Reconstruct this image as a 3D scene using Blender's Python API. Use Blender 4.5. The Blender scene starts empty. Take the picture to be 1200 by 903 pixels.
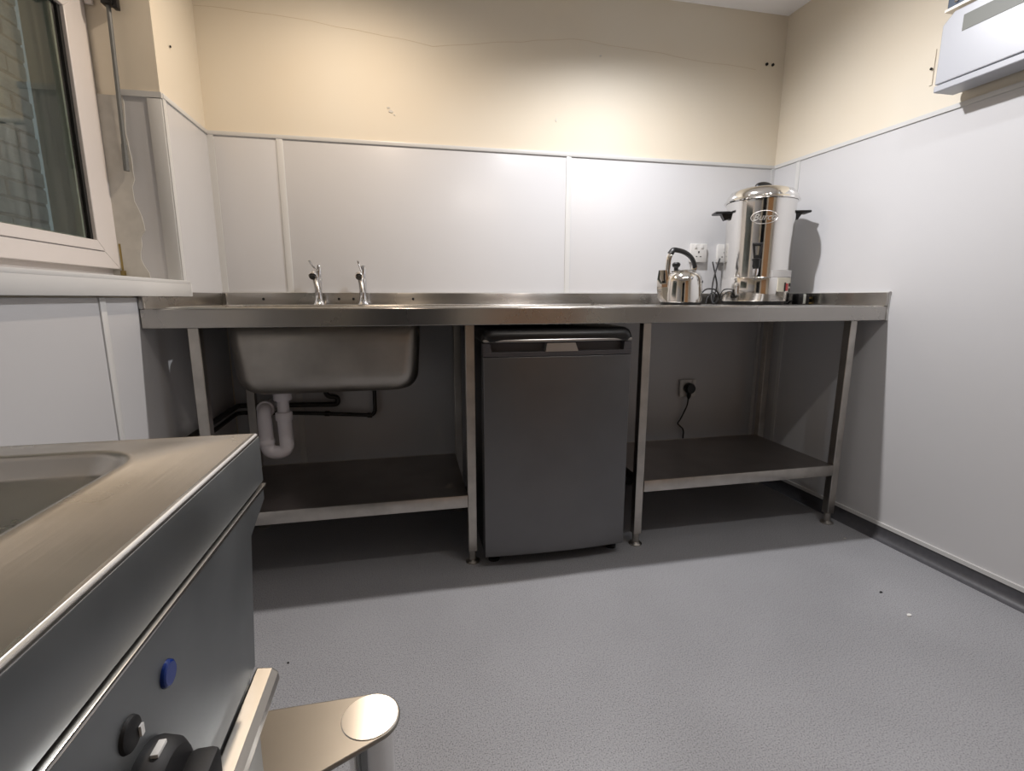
import bpy, bmesh, math, random
from mathutils import Vector, Matrix
random.seed(7)
C = bpy.context.scene.collection
S = bpy.context.scene

# ------------------------------------------------------------------ camera
cam = bpy.data.cameras.new('camera'); cam_o = bpy.data.objects.new('camera', cam); C.objects.link(cam_o)
CP = Vector((0.72974, -2.18407, 0.92967))
fw = Vector((0.201455, 0.963289, -0.177454)).normalized()
rt = fw.cross(Vector((0, 0, 1))).normalized(); up = rt.cross(fw)
M3 = Matrix((rt, up, -fw)).transposed()
cam_o.matrix_world = Matrix.Translation(CP) @ M3.to_4x4()
cam.sensor_fit = 'HORIZONTAL'; cam.sensor_width = 36; cam.lens = 569.29 / 1200 * 36
cam.clip_start = 0.01
S.camera = cam_o

# ------------------------------------------------------------------ world, lamps, exposure
w = bpy.data.worlds.new('world'); S.world = w; w.use_nodes = True
w.node_tree.nodes['Background'].inputs[0].default_value = (0.55, 0.65, 0.7, 1)
w.node_tree.nodes['Background'].inputs[1].default_value = 0.3
S.view_settings.view_transform = 'Standard'; S.view_settings.look = 'None'
S.view_settings.gamma = 1; S.view_settings.use_curve_mapping = False
S.view_settings.exposure = 0.0

CEIL = 2.205
def kelvin(c): return c
LAMPS = [  # x, y, power, colour, radius, aim x, aim y, cone
    (1.53, -0.525, 96.0, (0.975, 0.97, 1.0), 0.020, 1.72, -1.20, 176),
    (0.57, -0.525, 33.0, (1.0, 0.83, 0.66), 0.020, 0.45, -0.50, 176),
    (1.33, -1.60, 7.0, (1.0, 0.93, 0.86), 0.020, 1.30, -1.1, 158),
    (1.65, -1.60, 7.0, (1.0, 0.84, 0.68), 0.020, 1.65, -1.2, 158),
    (1.98, -1.60, 15.0, (0.92, 0.955, 1.0), 0.020, 2.45, -0.95, 120),
]
for i, (x, y, p, c, r, tx, ty, cone) in enumerate(LAMPS):
    l = bpy.data.lights.new('spot_bulb', 'SPOT'); l.shadow_soft_size = r; l.energy = p; l.color = c
    l.spot_size = math.radians(cone); l.spot_blend = 1.0
    o = bpy.data.objects.new('spot_bulb', l); o.location = (x, y, CEIL - 0.045); C.objects.link(o)
    o.rotation_euler = Vector((tx - x, ty - y, -(CEIL - 0.045))).to_track_quat('-Z', 'Y').to_euler()

# ------------------------------------------------------------------ materials
def s2l(v): return tuple(((x / 255) / 12.92 if x / 255 <= .04045 else ((x / 255 + .055) / 1.055) ** 2.4) for x in v)
def mat(name, col, rough=.5, metal=0., noise=0., nscale=8., bump=0., bscale=(60, 60, 60), spec=None, coat=0., emit=None, aniso=0.):
    m = bpy.data.materials.new(name); m.use_nodes = True; nt = m.node_tree; b = nt.nodes['Principled BSDF']
    b.inputs['Base Color'].default_value = (*col, 1); b.inputs['Roughness'].default_value = rough; b.inputs['Metallic'].default_value = metal
    if spec is not None: b.inputs['Specular IOR Level'].default_value = spec
    if coat: b.inputs['Coat Weight'].default_value = coat; b.inputs['Coat Roughness'].default_value = .08
    tc = nt.nodes.new('ShaderNodeTexCoord')
    if noise:
        n = nt.nodes.new('ShaderNodeTexNoise'); n.inputs['Scale'].default_value = nscale; n.inputs['Detail'].default_value = 5
        r = nt.nodes.new('ShaderNodeMixRGB'); r.blend_type = 'MULTIPLY'; r.inputs[0].default_value = 1
        cr = nt.nodes.new('ShaderNodeMapRange'); cr.inputs[1].default_value = .3; cr.inputs[2].default_value = .7
        cr.inputs[3].default_value = 1 - noise; cr.inputs[4].default_value = 1
        nt.links.new(tc.outputs['Object'], n.inputs['Vector']); nt.links.new(n.outputs['Fac'], cr.inputs[0])
        r.inputs[1].default_value = (*col, 1); nt.links.new(cr.outputs[0], r.inputs[2]); nt.links.new(r.outputs[0], b.inputs['Base Color'])
    if bump:
        mp = nt.nodes.new('ShaderNodeMapping'); mp.inputs['Scale'].default_value = bscale
        n2 = nt.nodes.new('ShaderNodeTexNoise'); n2.inputs['Scale'].default_value = 1; n2.inputs['Detail'].default_value = 3
        bp = nt.nodes.new('ShaderNodeBump'); bp.inputs['Strength'].default_value = bump; bp.inputs['Distance'].default_value = .002
        nt.links.new(tc.outputs['Object'], mp.inputs[0]); nt.links.new(mp.outputs[0], n2.inputs['Vector'])
        nt.links.new(n2.outputs['Fac'], bp.inputs['Height']); nt.links.new(bp.outputs[0], b.inputs['Normal'])
    return m
def smear(m, lo, hi, scale=(3, 3, 3)):
    """patchy roughness: wiped, finger-marked steel"""
    nt = m.node_tree; b = nt.nodes['Principled BSDF']
    tc = nt.nodes.new('ShaderNodeTexCoord'); mp = nt.nodes.new('ShaderNodeMapping'); mp.inputs['Scale'].default_value = scale
    n = nt.nodes.new('ShaderNodeTexNoise'); n.inputs['Detail'].default_value = 6; n.inputs['Scale'].default_value = 1
    mr = nt.nodes.new('ShaderNodeMapRange'); mr.inputs[1].default_value = .3; mr.inputs[2].default_value = .7
    mr.inputs[3].default_value = lo; mr.inputs[4].default_value = hi
    nt.links.new(tc.outputs['Object'], mp.inputs[0]); nt.links.new(mp.outputs[0], n.inputs['Vector'])
    nt.links.new(n.outputs['Fac'], mr.inputs[0]); nt.links.new(mr.outputs[0], b.inputs['Roughness'])
    return m
def brushed(m, a=.7, rot=.25):
    nt = m.node_tree; b = nt.nodes['Principled BSDF']; b.inputs['Anisotropic'].default_value = a; b.inputs['Anisotropic Rotation'].default_value = rot
    t = nt.nodes.new('ShaderNodeTangent'); t.direction_type = 'UV_MAP'; t.uv_map = 'brush'
    nt.links.new(t.outputs[0], b.inputs['Tangent']); m['brushed'] = 1
    return m
def plaster_mat():
    m = mat('cream_plaster', (.70, .59, .43), .75, bump=.25, bscale=(9, 9, 9))
    nt = m.node_tree; b = nt.nodes['Principled BSDF']
    tc = nt.nodes.new('ShaderNodeTexCoord')
    n = nt.nodes.new('ShaderNodeTexNoise'); n.inputs['Scale'].default_value = 1.3; n.inputs['Detail'].default_value = 4
    cr = nt.nodes.new('ShaderNodeValToRGB')
    cr.color_ramp.elements[0].position = .3; cr.color_ramp.elements[0].color = (.72, .635, .50, 1)
    cr.color_ramp.elements[1].position = .7; cr.color_ramp.elements[1].color = (.72, .67, .57, 1)
    nt.links.new(tc.outputs['Object'], n.inputs['Vector']); nt.links.new(n.outputs['Fac'], cr.inputs[0])
    nt.links.new(cr.outputs[0], b.inputs['Base Color'])
    return m
def floor_mat():
    m = mat('grey_safety_vinyl', (.2, .2, .21), .34)
    nt = m.node_tree; b = nt.nodes['Principled BSDF']
    tc = nt.nodes.new('ShaderNodeTexCoord')
    n = nt.nodes.new('ShaderNodeTexNoise'); n.inputs['Scale'].default_value = 330; n.inputs['Detail'].default_value = 2
    cr = nt.nodes.new('ShaderNodeValToRGB'); e = cr.color_ramp.elements
    e[0].position = .33; e[0].color = (.17, .17, .18, 1); e[1].position = .47; e[1].color = (.345, .35, .37, 1)
    k = e.new(.62); k.color = (.36, .365, .385, 1); k = e.new(.74); k.color = (.5, .5, .52, 1)
    n2 = nt.nodes.new('ShaderNodeTexNoise'); n2.inputs['Scale'].default_value = 2.2; n2.inputs['Detail'].default_value = 4
    mr = nt.nodes.new('ShaderNodeMapRange'); mr.inputs[1].default_value = .3; mr.inputs[2].default_value = .7; mr.inputs[3].default_value = .9; mr.inputs[4].default_value = 1.05
    mx = nt.nodes.new('ShaderNodeMixRGB'); mx.blend_type = 'MULTIPLY'; mx.inputs[0].default_value = 1
    nt.links.new(tc.outputs['Object'], n.inputs['Vector']); nt.links.new(tc.outputs['Object'], n2.inputs['Vector'])
    nt.links.new(n.outputs['Fac'], cr.inputs[0]); nt.links.new(n2.outputs['Fac'], mr.inputs[0])
    nt.links.new(cr.outputs[0], mx.inputs[1]); nt.links.new(mr.outputs[0], mx.inputs[2]); nt.links.new(mx.outputs[0], b.inputs['Base Color'])
    return m
PLASTER = plaster_mat(); FLOOR = floor_mat()
PANEL = mat('white_pvc_cladding', (.60, .60, .61), .26, noise=.03, nscale=2)
TRIM = mat('white_pvc_trim', (.61, .61, .60), .3)
CEILM = mat('white_ceiling_paint', (.88, .88, .90), .8)
SEAL = mat('off_white_filler', (.62, .60, .55), .7, noise=.15, nscale=25)
SKIRT = mat('dark_grey_cove_skirting', (.085, .085, .095), .45, noise=.2, nscale=60)
STEEL = brushed(smear(mat('brushed_steel_worktop', (.45, .43, .405), .2, 1., noise=.12, nscale=4), .25, .30, (2, 2, 2)), .9)
STEEL_LEG = smear(mat('brushed_steel_leg', (.56, .53, .49), .34, 1., noise=.2, nscale=20, bump=.1, bscale=(200, 200, 6)), .28, .42, (20, 20, 6))
BOWL = smear(mat('dull_pressed_steel', (.50, .47, .43), .42, 1., noise=.25, nscale=7, bump=.1, bscale=(5, 60, 60)), .36, .5, (6, 6, 14))
SHELF = mat('shaded_steel_shelf', (.40, .37, .355), .4, 1., noise=.15, nscale=9)  # shade under the worktop put into the shelf colour
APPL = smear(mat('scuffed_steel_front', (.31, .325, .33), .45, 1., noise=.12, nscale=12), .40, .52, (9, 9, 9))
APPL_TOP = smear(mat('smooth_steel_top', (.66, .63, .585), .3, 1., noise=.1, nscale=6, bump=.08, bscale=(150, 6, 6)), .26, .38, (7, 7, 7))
KNOB = mat('matt_black_knob', (.008, .008, .009), .6)
STANDM = brushed(mat('satin_steel_plate', (.36, .34, .31), .36, 1., noise=.12, nscale=9), .5)
EDGE = mat('polished_steel_edge', (.78, .76, .72), .22, 1.)
CHROME = mat('chrome', (.82, .82, .83), .06, 1.)
POLISH = smear(mat('polished_steel', (.80, .785, .76), .1, 1.), .07, .13, (12, 12, 12))
BLACK = mat('black_plastic', (.007, .007, .008), .35)
BLACKR = mat('black_rubber_cable', (.015, .015, .016), .5)
PIPE = mat('dark_painted_pipe', (.02, .018, .016), .4)
WASTE = mat('grey_white_waste_plastic', (.82, .79, .83), .35)
FRIDGE = smear(mat('graphite_grey_door', (.175, .175, .18), .34, .75, noise=.1, nscale=6), .3, .4, (5, 5, 5))
FRIDGE_T = mat('silver_grey_trim', (.42, .40, .38), .35, .6)
FRIDGE_D = mat('dark_grey_recess', (.075, .07, .075), .4)
SOCK = mat('white_socket_plastic', (.68, .67, .65), .35)
HOLE = mat('black_hole', (.004, .004, .004), .8)
UPVC = mat('white_upvc', (.72, .68, .66), .28)
GASKET = mat('black_gasket', (.006, .006, .006), .6)
BRASS = mat('tarnished_brass', (.35, .27, .11), .4, 1.)
GREYP = mat('grey_painted_metal', (.17, .175, .17), .45, noise=.2, nscale=20)
HEAT = mat('white_enamel', (.40, .41, .44), .35)
GRILLE = mat('grey_green_inset', (.11, .115, .095), .5)
BLUEGREY = mat('blue_grey_metal', (.07, .09, .12), .4, .3)
RED = mat('red_switch', (.45, .02, .015), .3)
BLUE = mat('blue_plastic_button', (.004, .028, .20), .22)
WOOD = mat('brown_wooden_door', (.60, .30, .11), .45, noise=.3, nscale=6)
DARKHALL = mat('unlit_hall_tone', (.05, .055, .065), .8)  # darkness of the unlit hall put into its wall colour
BRICKM = mat('weathered_pale_brick', (.46, .47, .45), .85, noise=.35, nscale=14, bump=.6, bscale=(40, 40, 40))
MORTAR = mat('grey_mortar', (.26, .26, .24), .9)
LABELM = mat('printed_white_label', (.62, .61, .60), .35)
GREY_TXT = mat('grey_print', (.28, .27, .27), .4)
LOGO = mat('raised_frosted_steel', (.86, .85, .83), .35, 1.)
WHITE = mat('white_fleck', (.8, .8, .78), .6)
GLASS = bpy.data.materials.new('window_glass'); GLASS.use_nodes = True
_b = GLASS.node_tree.nodes['Principled BSDF']; _b.inputs['Transmission Weight'].default_value = 1; _b.inputs['Roughness'].default_value = .01
_b.inputs['IOR'].default_value = 1.45; _b.inputs['Base Color'].default_value = (.85, .9, .88, 1)
LENS = bpy.data.materials.new('lamp_lens'); LENS.use_nodes = True
LENS.node_tree.nodes['Principled BSDF'].inputs['Base Color'].default_value = (.8, .8, .8, 1)

# ------------------------------------------------------------------ mesh helpers
def box(bm, x0, x1, y0, y1, z0, z1, bev=0.):
    t = bmesh.new()
    bmesh.ops.create_cube(t, size=1)
    for v in t.verts:
        v.co = Vector(((x0 + x1) / 2 + v.co.x * (x1 - x0), (y0 + y1) / 2 + v.co.y * (y1 - y0), (z0 + z1) / 2 + v.co.z * (z1 - z0)))
    if bev: bmesh.ops.bevel(t, geom=t.edges[:], offset=bev, segments=2, affect='EDGES', profile=.5)
    merge(bm, t)
def merge(bm, t, mtx=None):
    if mtx is not None: t.transform(mtx)
    me = bpy.data.meshes.new('tmp'); t.to_mesh(me); t.free(); bm.from_mesh(me); bpy.data.meshes.remove(me)
def hexa(bm, p):
    """p: 8 points, bottom loop 0-3 then top loop 4-7"""
    v = [bm.verts.new(q) for q in p]
    for f in ((3, 2, 1, 0), (4, 5, 6, 7), (0, 1, 5, 4), (1, 2, 6, 5), (2, 3, 7, 6), (3, 0, 4, 7)): bm.faces.new([v[i] for i in f])
def prism(bm, pts, a, b, axis='y'):
    """extrude 2D outline between a and b along axis; pts (u,v): y->(x,z), x->(y,z), z->(x,y)"""
    def P(u, v, t): return {'y': (u, t, v), 'x': (t, u, v), 'z': (u, v, t)}[axis]
    A = [bm.verts.new(P(u, v, a)) for u, v in pts]; B = [bm.verts.new(P(u, v, b)) for u, v in pts]
    n = len(pts)
    bm.faces.new(A); bm.faces.new(B[::-1])
    for i in range(n): bm.faces.new((A[i], B[i], B[(i + 1) % n], A[(i + 1) % n]))
def smoothpath(pts, n=8):
    P = [Vector(p) for p in pts]
    if len(P) < 3: return P
    out = []
    Q = [P[0] * 2 - P[1]] + P + [P[-1] * 2 - P[-2]]
    for i in range(1, len(Q) - 2):
        for k in range(n):
            t = k / n; a, b, c, d = Q[i - 1:i + 3]
            out.append(.5 * ((2 * b) + (c - a) * t + (2 * a - 5 * b + 4 * c - d) * t * t + (3 * b - a - 3 * c + d) * t ** 3))
    out.append(P[-1]); return out
def tube(bm, pts, r, seg=12, smooth=False, n=8, cap=True, flat=1.):
    P = smoothpath(pts, n) if smooth else [Vector(p) for p in pts]
    m = len(P)
    if callable(r): R = [r(i / (m - 1)) for i in range(m)]
    elif isinstance(r, (list, tuple)): R = [r[min(int(i / (m - 1) * (len(r) - 1)), len(r) - 2)] * (1 - (q - int(q))) + r[min(int(q), len(r) - 2) + 1] * (q - int(q)) if (q := min(i / (m - 1) * (len(r) - 1), len(r) - 1.0001)) or True else 0 for i in range(m)]
    else: R = [r] * m
    T = []
    for i in range(m):
        a = P[max(i - 1, 0)]; b = P[min(i + 1, m - 1)]; T.append((b - a).normalized())
    u = T[0].orthogonal().normalized(); rings = []
    for i in range(m):
        u = (u - T[i] * u.dot(T[i])).normalized(); v = T[i].cross(u)
        rings.append([bm.verts.new(P[i] + R[i] * (math.cos(2 * math.pi * k / seg) * u + flat * math.sin(2 * math.pi * k / seg) * v)) for k in range(seg)])
    for i in range(m - 1):
        for k in range(seg): bm.faces.new((rings[i][k], rings[i][(k + 1) % seg], rings[i + 1][(k + 1) % seg], rings[i + 1][k]))
    if cap: bm.faces.new(rings[0][::-1]); bm.faces.new(rings[-1])
def fillet(pts, r, n=6):
    """round the corners of a polyline with radius r"""
    P = [Vector(p) for p in pts]; out = [P[0]]
    for i in range(1, len(P) - 1):
        a = (P[i - 1] - P[i]); b = (P[i + 1] - P[i]); la, lb = a.length, b.length; a /= la; b /= lb
        d = min(r, la * .49, lb * .49); p0 = P[i] + a * d; p1 = P[i] + b * d
        for k in range(n + 1):
            t = k / n; out.append((1 - t) ** 2 * p0 + 2 * t * (1 - t) * P[i] + t * t * p1)
    out.append(P[-1]); return out
def lathe(bm, prof, c=(0, 0, 0), seg=48, mtx=None):
    t = bmesh.new(); rings = []
    for r, z in prof:
        if r < 1e-6: rings.append([t.verts.new((0, 0, z))])
        else: rings.append([t.verts.new((r * math.cos(2 * math.pi * k / seg), r * math.sin(2 * math.pi * k / seg), z)) for k in range(seg)])
    for a, b in zip(rings[:-1], rings[1:]):
        for k in range(seg):
            q = []
            for v in ((a[k % len(a)]), (a[(k + 1) % len(a)]), (b[(k + 1) % len(b)]), (b[k % len(b)])):
                if v not in q: q.append(v)
            if len(q) > 2: t.faces.new(q)
    for e in (rings[0], rings[-1]):
        if len(e) > 1: t.faces.new(e)
    bmesh.ops.recalc_face_normals(t, faces=t.faces[:])
    merge(bm, t, (Matrix.Translation(Vector(c)) @ (mtx if mtx is not None else Matrix())))
def aim(d):
    return Vector(d).normalized().to_track_quat('Z', 'Y').to_matrix().to_4x4()
ORG = {}
def boxuv(bm):
    uv = bm.loops.layers.uv.new('brush')
    for f in bm.faces:
        n = f.normal; ax = max(range(3), key=lambda i: abs(n[i]))
        for l in f.loops:
            c = l.vert.co; l[uv].uv = (c.x, c.y) if ax == 2 else (c.x, c.z) if ax == 1 else (c.y, c.z)
def obj(name, bm, m, parent=None, smooth=True, recalc=True, bevel=0., ang=35):
    if recalc: bmesh.ops.recalc_face_normals(bm, faces=bm.faces[:])
    me = bpy.data.meshes.new(name); 
    if parent is not None and parent.name in ORG:
        bmesh.ops.translate(bm, verts=bm.verts[:], vec=-ORG[parent.name])
    if m.get('brushed'): bm.normal_update(); boxuv(bm)
    bm.to_mesh(me); bm.free(); me.materials.append(m)
    o = bpy.data.objects.new(name, me); C.objects.link(o)
    if smooth:
        me.shade_smooth()
        me.set_sharp_from_angle(angle=math.radians(ang))
    if bevel:
        b = o.modifiers.new('bevel', 'BEVEL'); b.width = bevel; b.segments = 2; b.limit_method = 'ANGLE'; b.angle_limit = math.radians(40)
        b.harden_normals = False
    if parent is not None:
        o.parent = parent
        ORG[o.name] = ORG.get(parent.name, Vector((0, 0, 0)))
    return o
def tag(o, label, cat, group=None):
    o['label'] = label; o['category'] = cat
    if group: o['group'] = group
    return o
def thing(name, label, cat, loc, group=None):
    o = bpy.data.objects.new(name, None); C.objects.link(o); o.location = loc; o.empty_display_size = .05
    ORG[o.name] = Vector(loc); return tag(o, label, cat, group)
def struct(o): o['kind'] = 'structure'; return o
def root(name, m, bm, **k): return struct(obj(name, bm, m, **k))
def B(*boxes, bev=0.):
    bm = bmesh.new()
    for b in boxes: box(bm, *b, bev=bev)
    return bm
KR = .0397
def rx(y, off=0.): return 2.4836 - KR * y - off     # right wall surface x at depth y
def rbox(bm, y0, y1, z0, z1, o0, o1):
    """box on the right wall between offsets o0 (nearer wall) and o1"""
    hexa(bm, [(rx(y0, o0), y0, z0), (rx(y0, o1), y0, z0), (rx(y1, o1), y1, z0), (rx(y1, o0), y1, z0),
              (rx(y0, o0), y0, z1), (rx(y0, o1), y0, z1), (rx(y1, o1), y1, z1), (rx(y1, o0), y1, z1)])

YF = -3.3      # wall behind the camera
HP = 1.553     # top of the cladding
# ------------------------------------------------------------------ room shell
root('floor', FLOOR, B((-.3, 2.9, YF - .3, .3, -.1, 0)), smooth=False)
root('ceiling', CEILM, B((-.3, 2.9, YF - .3, .3, CEIL, CEIL + .1)), smooth=False)
# back wall: plaster with a hairline crack, two screw holes, cladding sheets
wb = root('wall_back', PLASTER, B((-.35, 2.9, .004, .2, 0, CEIL)), smooth=False)
for i, (a, b) in enumerate(((.0, .256), (.256, 1.443), (1.443, 2.49))):
    obj('cladding_panel', B((a + .003, b - .003, 0, .006, .05, HP - .01), bev=.001), PANEL, wb)
for x in (.256, 1.443):
    bm = bmesh.new(); box(bm, x - .012, x + .012, -.004, .004, .05, HP - .012, bev=.0015); obj('joint_strip', bm, TRIM, wb)
obj('cap_strip', B((0, 2.49, -.005, .008, HP - .012, HP + .003), bev=.0015), TRIM, wb)
bm = bmesh.new(); prism(bm, [(0, .05), (0.02, .05), (0.0, .07)], 0, 0); bm.free()
obj('corner_strip', B((0, .022, -.004, .004, .9, HP), (2.466, 2.49, -.004, .004, .05, HP)), TRIM, wb)
bm = bmesh.new()
for x in (2.393, 2.425): lathe(bm, [(.0, .0), (.006, 0), (.006, .006), (0, .006)], (x, .003, 1.9945), 12, Matrix.Rotation(math.pi / 2, 4, 'X'))
obj('screw_hole', bm, HOLE, wb)
bm = bmesh.new(); pts = []
x = -.0
while x < 2.36:
    z = 1.982 + (.0 if x < .3 else -(x - .3) * .10 if x < .85 else -.055 + (x - .85) * .14 if x < 1.45 else .029 - (x - 1.45) * .05) + random.uniform(-.004, .004)
    pts.append((x, .0042, z)); x += random.uniform(.05, .11)
tube(bm, pts, .0009, 5); obj('plaster_crack', bm, mat('crack_filler', (.60, .51, .38), .9), wb)
def chip(name, x, z, w, h, m, par):
    bm = bmesh.new(); n = 9; v = []
    for k in range(n):
        a = 2 * math.pi * k / n; rr = random.uniform(.6, 1.1); v.append((x + w * rr * math.cos(a), z + h * rr * math.sin(a)))
    prism(bm, v, .002, .006); obj(name, bm, m, par)
for x, z, w_, h_ in ((.686, 1.672, .01, .006), (.676, 1.685, .006, .004), (1.382, 1.688, .003, .01), (1.577, 1.956, .006, .003), (.70, 1.66, .004, .003)):
    chip('plaster_chip', x, z, w_, h_, SEAL, wb)
# right wall, slightly out of square
bm = bmesh.new(); rbox(bm, .2, YF - .2, 0, CEIL, -.2, -.004); wr = root('wall_right', PLASTER, bm, smooth=False)
for a, b in ((0, -.146), (-.146, -1.366), (-1.366, -2.586), (-2.586, YF)):
    bm = bmesh.new(); rbox(bm, a - .003, b + .003, .062, HP - .01, -.006, 0); obj('cladding_panel', bm, PANEL, wr)
for y in (-.146, -1.366, -2.586):
    bm = bmesh.new(); rbox(bm, y + .010, y - .010, .062, HP - .012, -.003, .0025); obj('joint_strip', bm, TRIM, wr)
bm = bmesh.new(); rbox(bm, 0, YF, HP - .012, HP + .003, -.006, .005); obj('cap_strip', bm, TRIM, wr)
bm = bmesh.new(); rbox(bm, 0, YF, .050, .064, -.004, .009); obj('skirting_cap', bm, TRIM, wr)
bm = bmesh.new(); rbox(bm, -.684, -.694, 1.648, 1.76, -.004, -.001); obj('filled_groove', bm, PLASTER, wr)
bm = bmesh.new(); lathe(bm, [(0, 0), (.004, 0), (.004, .003), (0, .003)], (rx(-.689, .003), -.689, 1.70), 10, aim((-1, 0, 0))); obj('screw', bm, HOLE, wr)
bm = bmesh.new()
n = 6; prof = [(0, .052), (.006, .052)] + [(.006 + .028 * (1 - math.cos(k / n * math.pi / 2)), .034 * (1 - math.sin(k / n * math.pi / 2)) + .001) for k in range(n + 1)] + [(0.034, 0), (0, 0)]
A = [bm.verts.new((rx(0, o), 0, z)) for o, z in prof]; Bv = [bm.verts.new((rx(YF, o), YF, z)) for o, z in prof]
bm.faces.new(A); bm.faces.new(Bv[::-1])
for i in range(len(prof)): bm.faces.new((A[i], Bv[i], Bv[(i + 1) % len(prof)], A[(i + 1) % len(prof)]))
root('baseboard_right', SKIRT, bm)
root('baseboard_back', SKIRT, B((0, 2.48, -.012, .002, 0, .05), bev=.003))
root('baseboard_left', SKIRT, B((-.002, .012, YF, -.0, 0, .05), bev=.003))
# left wall with window opening  y -1.62..-.348, z .985..2.0
WY0, WY1, WZ0, WZ1 = -1.62, -.348, .985, 2.03
wl = root('wall_left', PLASTER, B((-.35, -.004, WY1, .2, 0, CEIL), (-.35, -.004, YF - .2, WY0, 0, CEIL), (-.35, -.004, WY0, WY1, 0, WZ0 - .004), (-.35, -.004, WY0, WY1, WZ1, CEIL)), smooth=False)
for a, b, z0, z1 in ((-.345, -.003, .05, HP - .01), (-.812, -.348, .05, .93), (-2.03, -.815, .05, .93), (YF, -2.033, .05, .93), (YF, -1.62, .93, HP - .01)):
    obj('cladding_panel', B((-.006, 0, a, b, z0, z1)), PANEL, wl)
obj('joint_strip', B((-.003, .004, -.824, -.800, .05, .931), bev=.0015), TRIM, wl)
obj('joint_strip', B((-.003, .004, -2.042, -2.018, .05, .931), bev=.0015), TRIM, wl)
obj('cap_strip', B((-.006, .005, -.348, 0, HP - .012, HP + .003), bev=.0015), TRIM, wl)
obj('corner_strip', B((-.004, .003, -.351, -.33, .985, HP)), TRIM, wl)
# reveal cladding at the far side of the opening
obj('reveal_panel', B((-.125, -.002, -.353, -.347, .985, HP - .012)), PANEL, wl)
obj('reveal_cap_strip', B((-.108, .002, -.357, -.347, HP - .014, HP + .003)), TRIM, wl)
obj('reveal_joint_strip', B((-.040, 0, -.3565, -.352, .985, HP - .016), bev=.001), TRIM, wl)
bm = bmesh.new(); edge = []
zz = 1.0 - .012
while zz < HP + .005:
    t = (zz - .985) / .57
    edge.append((-.104 + .012 * math.sin(zz * 34) * (1 - t) + random.uniform(-.006, .008) * (1 - .6 * t), zz)); zz += .022
prism(bm, [(-.2, .985)] + edge + [(-.2, edge[-1][1])], -.355, -.347); obj('filler_edge', bm, SEAL, wl)
bm = bmesh.new(); lathe(bm, [(0, 0), (.0035, 0), (.0035, .003), (0, .003)], (-.002, -.24, 1.735), 10, aim((1, 0, 0))); obj('nail_hole', bm, HOLE, wl)
root('trim_1', TRIM, B((-.20, .022, WY0, -.349, .972, .985), (0.004, .022, WY0 - .02, -.349, .934, .976), (.004, .022, -.350, -.343, .934, .976), bev=.002))   # window board
# wall behind the camera: wooden door and an unlit hallway opening
wf = root('wall_front', PLASTER, B((-.35, .32, YF - .12, YF, 0, CEIL), (1.12, 1.42, YF - .12, YF, 0, CEIL), (2.2, 2.9, YF - .12, YF, 0, CEIL), (.32, 1.12, YF - .12, YF, 2.02, CEIL), (1.42, 2.2, YF - .12, YF, 2.02, CEIL)), smooth=False)
root('wall_hall', DARKHALL, B((.1, 1.3, YF - 1.3, YF - 1.2, 0, 2.2), (.1, .2, YF - 1.2, YF - .12, 0, 2.2), (1.22, 1.32, YF - 1.2, YF - .12, 0, 2.2), (.1, 1.32, YF - 1.3, YF - .12, 2.1, 2.2), (.1, 1.32, YF - 1.3, YF - .3, -.1, 0)), smooth=False)
root('door_1', WOOD, B((1.42, 2.2, YF - .06, YF - .015, 0.005, 2.02)), smooth=False)
root('trim_2', WOOD, B((1.37, 1.42, YF - .02, YF + .015, 0, 2.07), (2.2, 2.25, YF - .02, YF + .015, 0, 2.07), (1.37, 2.25, YF - .02, YF + .015, 2.02, 2.07)))

# ------------------------------------------------------------------ window
GY1, GZ0, GZ1 = -.461, 1.099, 1.722
OY1, OZ0, OZ1 = -.352, 1.020, 1.83
win = struct(bpy.data.objects.new('window_1', None)); C.objects.link(win); win.location = (-.2, -.985, .985); ORG[win.name] = Vector((-.2, -.985, .985))
OY0, GY0 = -1.60, -1.49
obj('window_frame', B((-.25, -.197, WY0, WY1 - .001, .986, 1.03), (-.25, -.197, -.40, WY1 - .001, 1.03, WZ1), (-.25, -.197, WY0, WY0 + .05, 1.03, WZ1), (-.25, -.197, WY0 + .05, -.40, 1.80, WZ1), bev=.002), UPVC, win)
def ring(x0, x1, a0, a1, b0, b1, c0, c1, d0, d1):
    """frame between outer (a0..a1 y, b0..b1 z) and inner (c0..c1, d0..d1) with mitred corners"""
    bm = bmesh.new()
    O = [(a0, b0), (a1, b0), (a1, b1), (a0, b1)]; I = [(c0, d0), (c1, d0), (c1, d1), (c0, d1)]
    for k in range(4):
        j = (k + 1) % 4
        hexa(bm, [(x0, *O[k]), (x0, *O[j]), (x0, *I[j]), (x0, *I[k]), (x1, *O[k]), (x1, *O[j]), (x1, *I[j]), (x1, *I[k])])
    return bm
obj('sash', ring(-.22, -.175, OY0, OY1, OZ0, OZ1, GY0 - .035, GY1 + .035, GZ0 - .03, GZ1 + .03), UPVC, win, bevel=.002)
obj('glazing_bead', ring(-.205, -.172, GY0 - .034, GY1 + .034, GZ0 - .029, GZ1 + .029, GY0, GY1, GZ0, GZ1), UPVC, win, bevel=.002)
obj('gasket', ring(-.215, -.182, GY0 - .002, GY1 + .002, GZ0 - .002, GZ1 + .002, GY0 + .006, GY1 - .012, GZ0 + .002, GZ1 - .004), GASKET, win, smooth=False)
obj('glass_pane', B((-.190, -.186, GY0, GY1, GZ0, GZ1)), GLASS, win, smooth=False)
obj('glass_pane', B((-.212, -.208, GY0, GY1, GZ0, GZ1)), GLASS, win, smooth=False)
sp = mat('grey_spacer_bar', (.32, .36, .30), .5)
obj('spacer_bar', ring(-.207, -.192, GY0 + .006, GY1 - .022, GZ0 + .001, GZ1 - .001, GY0 + .014, GY1 - .030, GZ0 + .006, GZ1 - .006), sp, win, smooth=False)
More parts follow.
